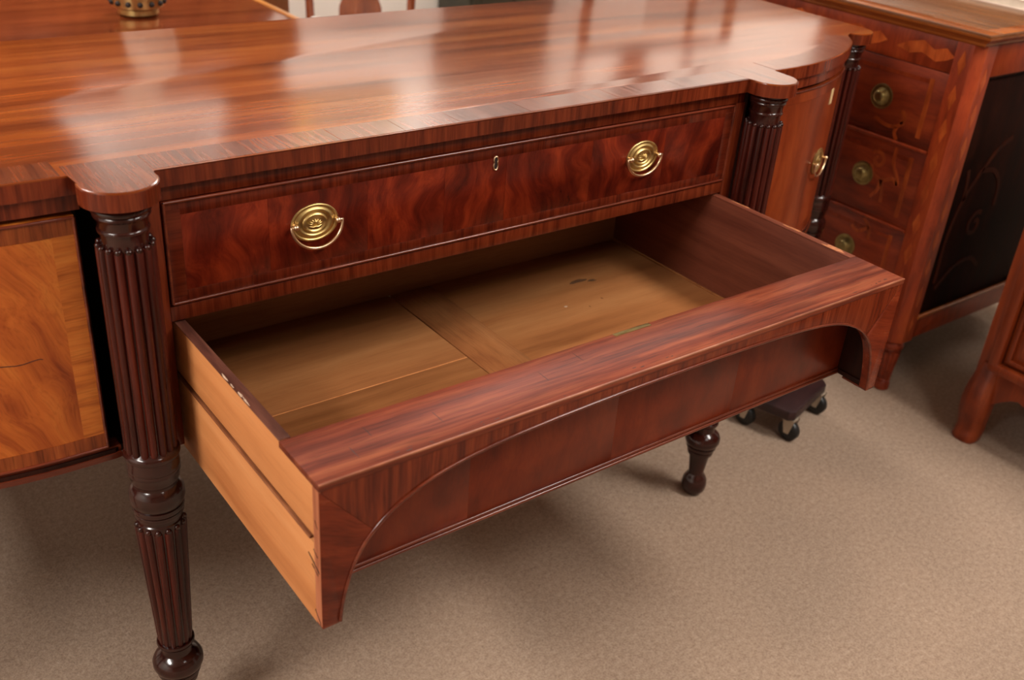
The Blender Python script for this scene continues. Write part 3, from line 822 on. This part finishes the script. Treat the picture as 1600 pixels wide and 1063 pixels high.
# ================================================================== MARQUETRY CHEST (front faces the sideboard)
CX, CTOP = 1.882, 0.937
ch = thing('marquetry_chest', (CX+.25, .55, 0), 'marquetry chest of drawers with scroll inlay standing at the end of the sideboard', 'chest of drawers')
C_Y1, C_X1 = 1.02, 2.62
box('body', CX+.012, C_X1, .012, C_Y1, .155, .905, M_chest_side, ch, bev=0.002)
prism('top', [(CX-.022, -.022), (C_X1+.02, -.022), (C_X1+.02, C_Y1+.02), (CX-.022, C_Y1+.02)], CTOP-.006, CTOP, M_chest_top, ch, 'z', bev=0.0015)
bmv = bmesh.new()
lay = [(.905, .000), (.909, .006), (.914, .008), (.920, .016), (.926, .024), (.931, .026)]
rings = []
for z, o in lay:
    rings.append([bmv.verts.new(p) for p in ((CX-o, -o, z), (C_X1+o, -o, z), (C_X1+o, C_Y1+o, z), (CX-o, C_Y1+o, z))])
for a, b in zip(rings, rings[1:]):
    for k in range(4): bmv.faces.new((a[k], a[(k+1) % 4], b[(k+1) % 4], b[k]))
bmv.faces.new(rings[0]); bmv.faces.new(rings[-1])
from_bm('top_moulding', bmv, M_chest_edge, ch, 25)
for (a, b, c, d) in ((CX-.021, CX+.030, -.021, C_Y1+.019), (CX+.030, C_X1, -.021, .018)):
    box('top_banding', a, b, c, d, CTOP-.001, CTOP+.0005, M_chest_edge, ch, bev=0.0002)
# canted corner posts
for ya, sg in ((0.0, 1), (C_Y1, -1)):
    poly = [(CX, ya+sg*.062), (CX, ya+sg*.020), (CX+.020, ya), (CX+.062, ya), (CX+.062, ya+sg*.062)]
    po = prism('corner_post', poly, .15, .9055, M_chest, ch, 'z', bev=0.001)
    if sg > 0:
        for k in range(9):          # lozenge inlay down the post's front and side
            zc = .86 - k*.078
            prism('post_inlay', [(ya+.040, zc-.030), (ya+.050, zc), (ya+.040, zc+.030), (ya+.030, zc)], CX-.0005, CX+.002, M_inlay, po, 'x')
            prism('post_inlay', [(CX+.040, zc-.066), (CX+.050, zc-.036), (CX+.040, zc-.006), (CX+.030, zc-.036)], ya-.0005, ya+.002, M_inlay, po, 'y')
box('frieze', CX+.002, CX+.02, .062, C_Y1-.062, .832, .905, M_chest, ch, bev=0.001)
fr = None
for k in range(5):                  # flame-shaped inlays in the frieze
    yc = .135 + k*.18
    poly = [(yc-.075, .868), (yc-.05, .884), (yc-.02, .874), (yc+.01, .889), (yc+.05, .878), (yc+.078, .862), (yc+.04, .853), (yc+.01, .862), (yc-.03, .849), (yc-.055, .857)]
    prism('frieze_inlay', poly, CX+.0008, CX+.003, M_inlay, ch, 'x')
box('side_frieze', CX+.062, C_X1-.04, .002, .02, .832, .905, M_chest, ch, bev=0.001)
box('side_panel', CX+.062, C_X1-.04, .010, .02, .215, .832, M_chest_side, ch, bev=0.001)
box('side_base', CX+.055, C_X1-.04, .001, .02, .155, .212, M_chest, ch, bev=0.001)
tube('side_moulding', [(CX+.060, .002, .216), (C_X1-.04, .002, .216)], .006, M_chest_edge, ch, 8)
tube('side_moulding', [(CX+.062, .006, .830), (C_X1-.04, .006, .830)], .004, M_chest_side, ch, 8)
box('base_rail', CX+.002, CX+.02, .062, C_Y1-.062, .155, .248, M_chest, ch, bev=0.001)
# scrolls on the side panel
def spiral(cy, cz, r0, turns, a0, dirn=1, n=26):
    return [(cy + r0*(1-.75*k/n)*math.cos(a0+dirn*2*PI*turns*k/n), cz + r0*(1-.75*k/n)*math.sin(a0+dirn*2*PI*turns*k/n)) for k in range(n+1)]
def flat_ribbon(bm, pts, w, lo, hi, axis):
    n = len(pts); L = []; Rr = []
    for i, p in enumerate(pts):
        a = np.array(pts[max(0, i-1)]); b = np.array(pts[min(n-1, i+1)])
        d = (b-a)/(np.linalg.norm(b-a)+1e-9); nn = np.array((-d[1], d[0]))
        ww = (w if not hasattr(w, '__len__') else w[i])/2
        L.append(np.array(p)+nn*ww); Rr.append(np.array(p)-nn*ww)
    for i in range(n-1):
        quad = [L[i], L[i+1], Rr[i+1], Rr[i]]
        bm_prism(bm, [tuple(q) for q in quad], lo, hi, axis)
def ribbon(name, pts, w, lo, hi, mat, parent, axis):
    bm = bmesh.new(); flat_ribbon(bm, pts, w, lo, hi, axis)
    bmesh.ops.remove_doubles(bm, verts=bm.verts, dist=1e-6)
    return from_bm(name, bm, mat, parent, 0)
M_inlay_d = wood('inlay_brown', (40, 15, 8), (62, 24, 11), (80, 32, 14), 'z', fine=60, long=12, rough=0.6, tint=0.15, spec=0.05)
for pts in (catmull([(1.99, .30), (1.985, .42), (2.01, .52), (2.06, .59), (2.11, .64), (2.16, .66)], 6),
            catmull([(2.01, .52), (2.005, .57), (1.995, .60)], 6), catmull([(2.06, .59), (2.12, .58), (2.16, .54), (2.17, .48)], 6),
            catmull([(2.00, .28), (2.06, .33), (2.13, .34), (2.18, .31)], 6), spiral(2.10, .44, .035, 1.2, 1.0)):
    ribbon('side_scroll', pts, .012, .0085, .0105, M_inlay_d, ch, 'y')
# drawers
zs = [(.646, .830), (.444, .640), (.250, .438)]
for i, (za, zb) in enumerate(zs):
    d = box('drawer', CX+.004, CX+.30, .064, C_Y1-.064, za, zb, M_chest_dr, ch, bev=0.001)
    for (ya, yb, z0, z1) in ((.068, .090, za+.006, zb-.006), (C_Y1-.09, C_Y1-.068, za+.006, zb-.006)):
        pass
    box('stringing', CX+.0032, CX+.006, .094, .106, za+.022, zb-.02, M_inlay, d, bev=0)
    box('stringing', CX+.0032, CX+.006, .106, C_Y1-.106, zb-.032, zb-.022, M_chest, d, bev=0)
    tube('drawer_bead', [(CX+.001, .064, za-.003), (CX+.001, C_Y1-.064, za-.003)], .0045, M_chest, d, 8)
    for yk in (.220, C_Y1-.22):
        zk = (za+zb)/2 - (0.0 if i else 0.0)
        bm = bmesh.new()
        prof = [(0, .0235), (.002, .0235), (.0035, .021), (.003, .0185), (.0015, .0165), (.003, .0145), (.0045, .012), (.009, .0085), (.014, .0085), (.018, .0115), (.021, .0100), (.0225, .0050), (.0228, .0006)]
        seg = 26; rg = []
        for h_, r in prof:
            rg.append([bm.verts.new((CX+.004-h_*.8, yk+1.28*r*math.cos(2*PI*k/seg), zk+1.28*r*math.sin(2*PI*k/seg))) for k in range(seg)])
        for a, b in zip(rg, rg[1:]):
            for k in range(seg): bm.faces.new((a[k], a[(k+1) % seg], b[(k+1) % seg], b[k]))
        bm.faces.new(rg[0]); bm.faces.new(rg[-1])
        from_bm('knob', bm, M_brass_old, d, 50)
    zc = (za+zb)/2
    for (y0, sgn) in ((.165, 1), (C_Y1-.165, -1)):
        def my(pts): return [(y0 + sgn*(p[0]), zc+p[1]) for p in pts]
        if i == 0:
            R_ = [catmull([(-.02, -.045), (.0, -.06), (.03, -.062), (.06, -.052)], 6), catmull([(-.012, -.05), (-.02, -.035), (-.014, -.022), (-.004, -.024)], 6), catmull([(-.005, -.06), (-.002, -.075), (-.012, -.09)], 5)]
        elif i == 1:
            R_ = [spiral(.022, .045, .022, 1.1, 0.6), catmull([(.035, .03), (.03, .01), (.0, .0), (-.03, .012), (-.045, .0)], 6), catmull([(-.02, .09), (-.022, .05), (-.04, .02), (-.045, .0)], 6), catmull([(.0, .0), (.005, -.03), (.02, -.05)], 5), catmull([(.0, .0), (-.01, -.03), (-.012, -.055)], 5)]
        else:
            R_ = [catmull([(.02, .09), (.0, .07), (-.005, .04)], 5), catmull([(.0, .07), (.03, .05), (.05, .06)], 5)]
        for pts in R_: ribbon('inlay_scroll', my(pts), .009, CX+.0030, CX+.0055, M_inlay, d, 'x')
# turned feet
def chest_foot(x, y):
    bm = bmesh.new()
    bm_lathe(bm, [(0, .016), (.004, .020), (.020, .020), (.026, .016), (.030, .018), (.034, .015), (.10, .018), (.117, .021), (.122, .020), (.126, .027), (.134, .029), (.141, .027), (.146, .024), (.156, .027)], x, y, 24)
    bm_reed(bm, [(.034, .0175), (.060, .0195), (.100, .0235), (.116, .0245)], x, y, 9, 6, 0.005)
    from_bm('turned_foot', bm, M_chest_dr, ch, 40)
for fxx, fyy in ((CX+.032, .030), (CX+.032, C_Y1-.03), (C_X1-.05, .035), (C_X1-.05, C_Y1-.03)): chest_foot(fxx, fyy)

# things lying on the chest
bk = thing('book', (2.36, .17, CTOP), 'cream covered book with a blue band lying on the marquetry chest', 'book')
box('cover', 2.235, 2.40, .115, .34, CTOP, CTOP+.003, M_paper, bk, bev=0.0005)
box('page_block', 2.238, 2.398, .118, .337, CTOP+.003, CTOP+.020, plain('page_edges', (236, 224, 206), 0.8), bk, bev=0.0005)
box('cover', 2.235, 2.40, .115, .34, CTOP+.020, CTOP+.023, M_paper, bk, bev=0.0005)
box('blue_band', 2.285, 2.385, .1148, .2, CTOP+.0228, CTOP+.0240, M_blue, bk, bev=0.0002)

# ================================================================== CABINET at the right edge
KX = 1.897
kb = thing('cherry_cabinet', (KX+.22, -.62, 0), 'reddish cabinet with moulded door frame and cabriole feet at the right edge', 'cabinet')
KY0, KY1 = -1.06, -.203
box('body', KX+.010, KX+.45, KY0+.01, KY1-.004, .165, .86, M_cab, kb, bev=0.003)
for ya, yb in ((KY1-.027, KY1), (KY0, KY0+.027)):
    box('stile', KX-.004, KX+.03, ya, yb, .15, .86, M_cab, kb, bev=0.007)
box('top', KX-.025, KX+.47, KY0-.02, KY1+.02, .86, .888, M_cab, kb, bev=0.006)
# moulded frame and raised panel
FYa, FYb, FZa, FZb = KY0+.03, KY1-.028, .200, .84
def frame_y(name, o, w, x0, x1, mat, bev):
    bm = bmesh.new()
    bm_box(bm, x0, x1, FYa+o, FYb-o, FZa+o, FZa+o+w, bev); bm_box(bm, x0, x1, FYa+o, FYb-o, FZb-o-w, FZb-o, bev)
    bm_box(bm, x0, x1, FYb-o-w, FYb-o, FZa+o+w*.5, FZb-o-w*.5, bev); bm_box(bm, x0, x1, FYa+o, FYa+o+w, FZa+o+w*.5, FZb-o-w*.5, bev)
    return from_bm(name, bm, mat, kb, 40)
frame_y('frame_moulding', 0, .026, KX-.016, KX+.012, M_cab, .007)
frame_y('inner_moulding', .033, .012, KX-.004, KX+.012, M_cab, .003)
box('door_panel', KX+.004, KX+.016, FYa+.03, FYb-.03, FZa+.03, FZb-.03, M_cab, kb, bev=0.001)
box('raised_field', KX-.004, KX+.01, FYa+.06, FYb-.06, FZa+.06, FZb-.06, M_cab, kb, bev=0.006)
# scalloped apron
ap = [(KY1-.03, .20)]
for k in range(41):
    t = k/40; y = KY1-.045 - t*(KY1-KY0-.09)
    ap.append((y, .135 - .025*math.cos(2*PI*t*5) - .028*math.exp(-((t-.5)/.12)**2)))
ap.append((KY0+.03, .20))
prism('apron', ap, KX-.004, KX+.022, M_cab, kb, 'x', bev=0.003)
def cabriole(x, y, dx, dy):
    """leg that swells at the knee, narrows at the ankle and kicks out"""
    bm = bmesh.new()
    lv = [(.215, .000, .027), (.185, .004, .030), (.150, .011, .034), (.115, .016, .036), (.085, .016, .035), (.060, .012, .032), (.040, .009, .030), (.022, .011, .031), (.008, .016, .031), (.0, .016, .028)]
    rings = []
    for z, o, r in lv:
        rings.append([bm.verts.new((x+dx*o + r*math.copysign(abs(math.cos(a))**.7, math.cos(a)), y+dy*o + r*math.copysign(abs(math.sin(a))**.7, math.sin(a)), z)) for a in [2*PI*(k+.5)/16 for k in range(16)]])
    for a, b in zip(rings, rings[1:]):
        for k in range(16): bm.faces.new((a[k], b[k], b[(k+1) % 16], a[(k+1) % 16]))
    bm.faces.new(rings[0]); bm.faces.new(rings[-1])
    from_bm('cabriole_leg', bm, M_cab, kb, 60)
cabriole(KX+.020, KY1-.030, -1, .1); cabriole(KX+.020, KY0+.030, -1, -.1); cabriole(KX+.41, KY1-.032, .5, .1); cabriole(KX+.41, KY0+.032, .5, -.1)

# ================================================================== TABLE with lamp behind the sideboard
TZ = 0.755
tb = thing('table', (-.05, 1.35, 0), 'red mahogany table with a golden banded edge behind the sideboard', 'table')
TX0, TX1, TY0, TY1 = -1.05, .90, .74, 1.98
box('tabletop', TX0, TX1, TY0, TY1, TZ-.024, TZ, M_tab, tb, bev=0.004)
box('edge_banding', TX1-.020, TX1+.001, TY0+.004, TY1-.004, TZ-.010, TZ+.0006, M_tab_edge, tb, bev=0.0004)
for (a, b, c, d) in ((TX0+.06, TX1-.08, TY0+.06, TY0+.08), (TX0+.06, TX1-.08, TY1-.08, TY1-.06), (TX0+.06, TX0+.08, TY0+.08, TY1-.08), (TX1-.10, TX1-.08, TY0+.08, TY1-.08)):
    box('apron', a, b, c, d, TZ-.12, TZ-.024, M_tab, tb, bev=0.001)
for x in (TX0+.08, TX1-.10):
    for y in (TY0+.08, TY1-.08):
        bm = bmesh.new(); bm_lathe(bm, [(0, .018), (.05, .016), (.55, .03), (.58, .026), (.60, .034), (TZ-.026, .034)], x, y, 18)
        from_bm('leg', bm, M_tab, tb, 40)
LX, LY = .535, 1.515
TZ += .001
lp = thing('table_lamp', (LX, LY, TZ), 'pale table lamp with a pierced brass base standing on the rear table', 'lamp')
bm = bmesh.new(); bm_lathe(bm, [(TZ, .045), (TZ+.004, .050), (TZ+.016, .050), (TZ+.022, .062), (TZ+.050, .066), (TZ+.058, .058), (TZ+.07, .050)], LX, LY, 40)
bs = from_bm('brass_base', bm, M_brass, lp, 40)
for k in range(14):
    a = 2*PI*k/14
    bm = bmesh.new(); bm_ball(bm, (LX+.0645*math.cos(a), LY+.0645*math.sin(a), TZ+.034), .007, u=10, v=6)
    from_bm('piercing', bm, M_crack, bs, 60)
bm = bmesh.new(); bm_lathe(bm, [(TZ+.07, .045), (TZ+.09, .058), (TZ+.16, .066), (TZ+.30, .064), (TZ+.38, .05), (TZ+.41, .03), (TZ+.45, .012), (TZ+.50, .011)], LX, LY, 36)
from_bm('lamp_body', bm, M_ceramic, lp, 50)
bm = bmesh.new()
z0, z1 = 1.235, 1.50
bm_lathe(bm, [(z0, .212), (z0+.002, .215), (z1-.002, .160), (z1, .157), (z1-.002, .155), (z0+.002, .210), (z0, .212)], LX, LY, 48, cap=False)
from_bm('lamp_shade', bm, M_shade_lit, lp, 50)
tube('shade_spider', [(LX-.155, LY, z1-.02), (LX, LY, z1-.02), (LX+.155, LY, z1-.02)], .003, M_brass, lp, 6)
tube('harp', [(LX, LY, TZ+.49), (LX+.05, LY, TZ+.56), (LX+.05, LY, TZ+.66), (LX, LY, z1-.02)], .003, M_brass, lp, 6)
bm = bmesh.new(); bm_ball(bm, (LX, LY, TZ+.55), .032, u=14, v=10)
from_bm('bulb', bm, emit_mat('warm_bulb', (255, 226, 190), 3.0), lp, 60)

# ================================================================== CHAIRS
def chair(loc, rz, label):
    """local frame: back plane y=0, seat towards +y"""
    t = thing('dining_chair', loc, label, 'chair', None, rz)
    hw = .205
    for s in (-1, 1):
        pts = [(s*hw*.9, -.03, 0), (s*hw*.93, -.01, .2), (s*hw*.95, 0, .45), (s*hw, -.01, .7), (s*hw*1.04, -.04, .93)]
        tube('rear_leg', catmull(pts, 5), .016, M_chair, t, 8, world=False)
        tube('front_leg', [(s*.24, .40, 0), (s*.235, .40, .25), (s*.235, .40, .43)], [.014, .019, .021], M_chair, t, 8, world=False)
        tube('side_rail', [(s*hw*.95, 0, .41), (s*.235, .40, .41)], .020, M_chair, t, 8, world=False)
    tube('front_rail', [(-.235, .40, .41), (.235, .40, .41)], .02, M_chair, t, 8, world=False)
    tube('back_rail', [(-hw*.95, 0, .42), (hw*.95, 0, .42)], .022, M_chair, t, 8, world=False)
    bm = bmesh.new(); bm_prism(bm, [(-.19, .012), (.19, .012), (.245, .41), (-.245, .41)], .425, .47, 'z', bev=.012)
    from_bm('seat', bm, M_seat, t, 40, world=False)
    prof = [(.44, .082), (.50, .083), (.53, .075), (.60, .045), (.66, .040), (.74, .066), (.82, .085), (.88, .080), (.93, .07)]
    L = [(-w, z) for z, w in prof]; Rr = [(w, z) for z, w in prof]
    bm = bmesh.new(); bm_prism(bm, catmull(Rr, 4) + catmull(L, 4)[::-1], -.016, -.004, 'y', bev=.002)
    from_bm('splat', bm, M_chair, t, 40, world=False)
    cr = catmull([(-hw*1.08, .925), (-.12, .955), (0, .975), (.12, .955), (hw*1.08, .925)], 5)
    bm = bmesh.new(); bm_prism(bm, cr + [(x, z-.045) for x, z in cr][::-1], -.055, -.03, 'y', bev=.004)
    from_bm('crest_rail', bm, M_chair, t, 40, world=False)
    return t
# back seen over the sideboard
ang = math.atan2(2.33-2.57, 1.87-1.52)
chair((1.695, 2.45, 0), ang+PI, 'mahogany dining chair on the floor behind the sideboard, before the white wall')
st = thing('side_table', (2.52, 1.62, 0), 'small side table standing behind the marquetry chest', 'table')
box('tabletop', 2.15, 2.92, 1.32, 1.94, .70, .725, M_chair, st, bev=.004)
for x in (2.20, 2.87):
    for y in (1.37, 1.89):
        box('leg', x-.02, x+.02, y-.02, y+.02, 0, .70, M_chair, st, bev=.003)
chair((2.40, 1.62, .7265), -0.62+PI, 'mahogany dining chair set on top of the small side table')

# tall pieces along the back wall
wd = thing('wardrobe', (.35, 3.05, 0), 'tall walnut wardrobe against the back wall', 'wardrobe')
box('body', -.95, 1.56, 2.80, 3.28, .08, 2.06, M_ward, wd, bev=.004)
box('plinth', -.97, 1.58, 2.78, 3.28, 0, .08, M_ward, wd, bev=.004)
box('cornice', -1.0, 1.61, 2.75, 3.285, 2.06, 2.13, M_ward, wd, bev=.012)
for k in range(4):
    a = -.93 + k*.62
    d = box('door', a, a+.61, 2.782, 2.80, .12, 2.03, M_ward, wd, bev=.003)
    box('door_panel', a+.09, a+.52, 2.774, 2.782, .25, 1.9, M_ward, d, bev=.005)
    bm = bmesh.new(); bm_ball(bm, (a+.57 if k % 2 == 0 else a+.04, 2.768, 1.05), .014, u=12, v=8)
    from_bm('knob', bm, M_brass, d, 60)
gc = thing('painted_cupboard', (2.85, 3.1, 0), 'tall dark grey-green painted cupboard against the back wall', 'cupboard')
box('body', 2.60, 3.12, 3.0, 3.28, .05, 2.15, M_green, gc, bev=.004)
box('plinth', 2.59, 3.13, 2.99, 3.28, 0, .05, M_green, gc, bev=.003)
box('cornice', 2.57, 3.15, 2.96, 3.285, 2.15, 2.21, M_green, gc, bev=.01)
for a in (2.615, 2.865):
    d = box('door', a, a+.24, 2.985, 3.0, .08, 2.12, M_green, gc, bev=.003)
    box('door_panel', a+.04, a+.20, 2.98, 2.986, .15, 2.05, M_green, d, bev=.004)
pc = thing('framed_picture', (2.08, 3.28, 1.75), 'gilt framed landscape picture hung on the white back wall', 'picture')
bm = bmesh.new()
for q in ((1.80, 1.86, 1.72, 2.42), (2.30, 2.36, 1.72, 2.42), (1.86, 2.30, 1.72, 1.78), (1.86, 2.30, 2.36, 2.42)):
    bm_box(bm, q[0], q[1], 3.255, 3.295, q[2], q[3], .008)
from_bm('frame', bm, M_gilt, pc, 40)
box('canvas', 1.86, 2.30, 3.275, 3.29, 1.78, 2.36, M_canvas, pc, bev=0)
bc = thing('blocker', (4.48, 1.2, 0), 'tall dark bookcase shaped like shelving, added unseen at the right wall to dim chest top reflections', 'blocker')  # unseen piece, added so the chest top reflects something dark
box('back_board', 4.66, 4.685, .25, 2.25, .08, 2.02, M_chair, bc, bev=.002)
box('plinth', 4.30, 4.685, .23, 2.27, 0, .08, M_chair, bc, bev=.003)
box('cornice', 4.27, 4.69, .22, 2.28, 2.02, 2.09, M_chair, bc, bev=.01)
for y in (.25, .91, 1.57, 2.23): box('upright', 4.32, 4.66, y, y+.02, .08, 2.02, M_chair, bc, bev=.002)
for y in (.27, .93, 1.59):
    for k in range(5): box('shelf', 4.33, 4.66, y, y+.64, .10+k*.40, .12+k*.40, M_chair, bc, bev=.001)
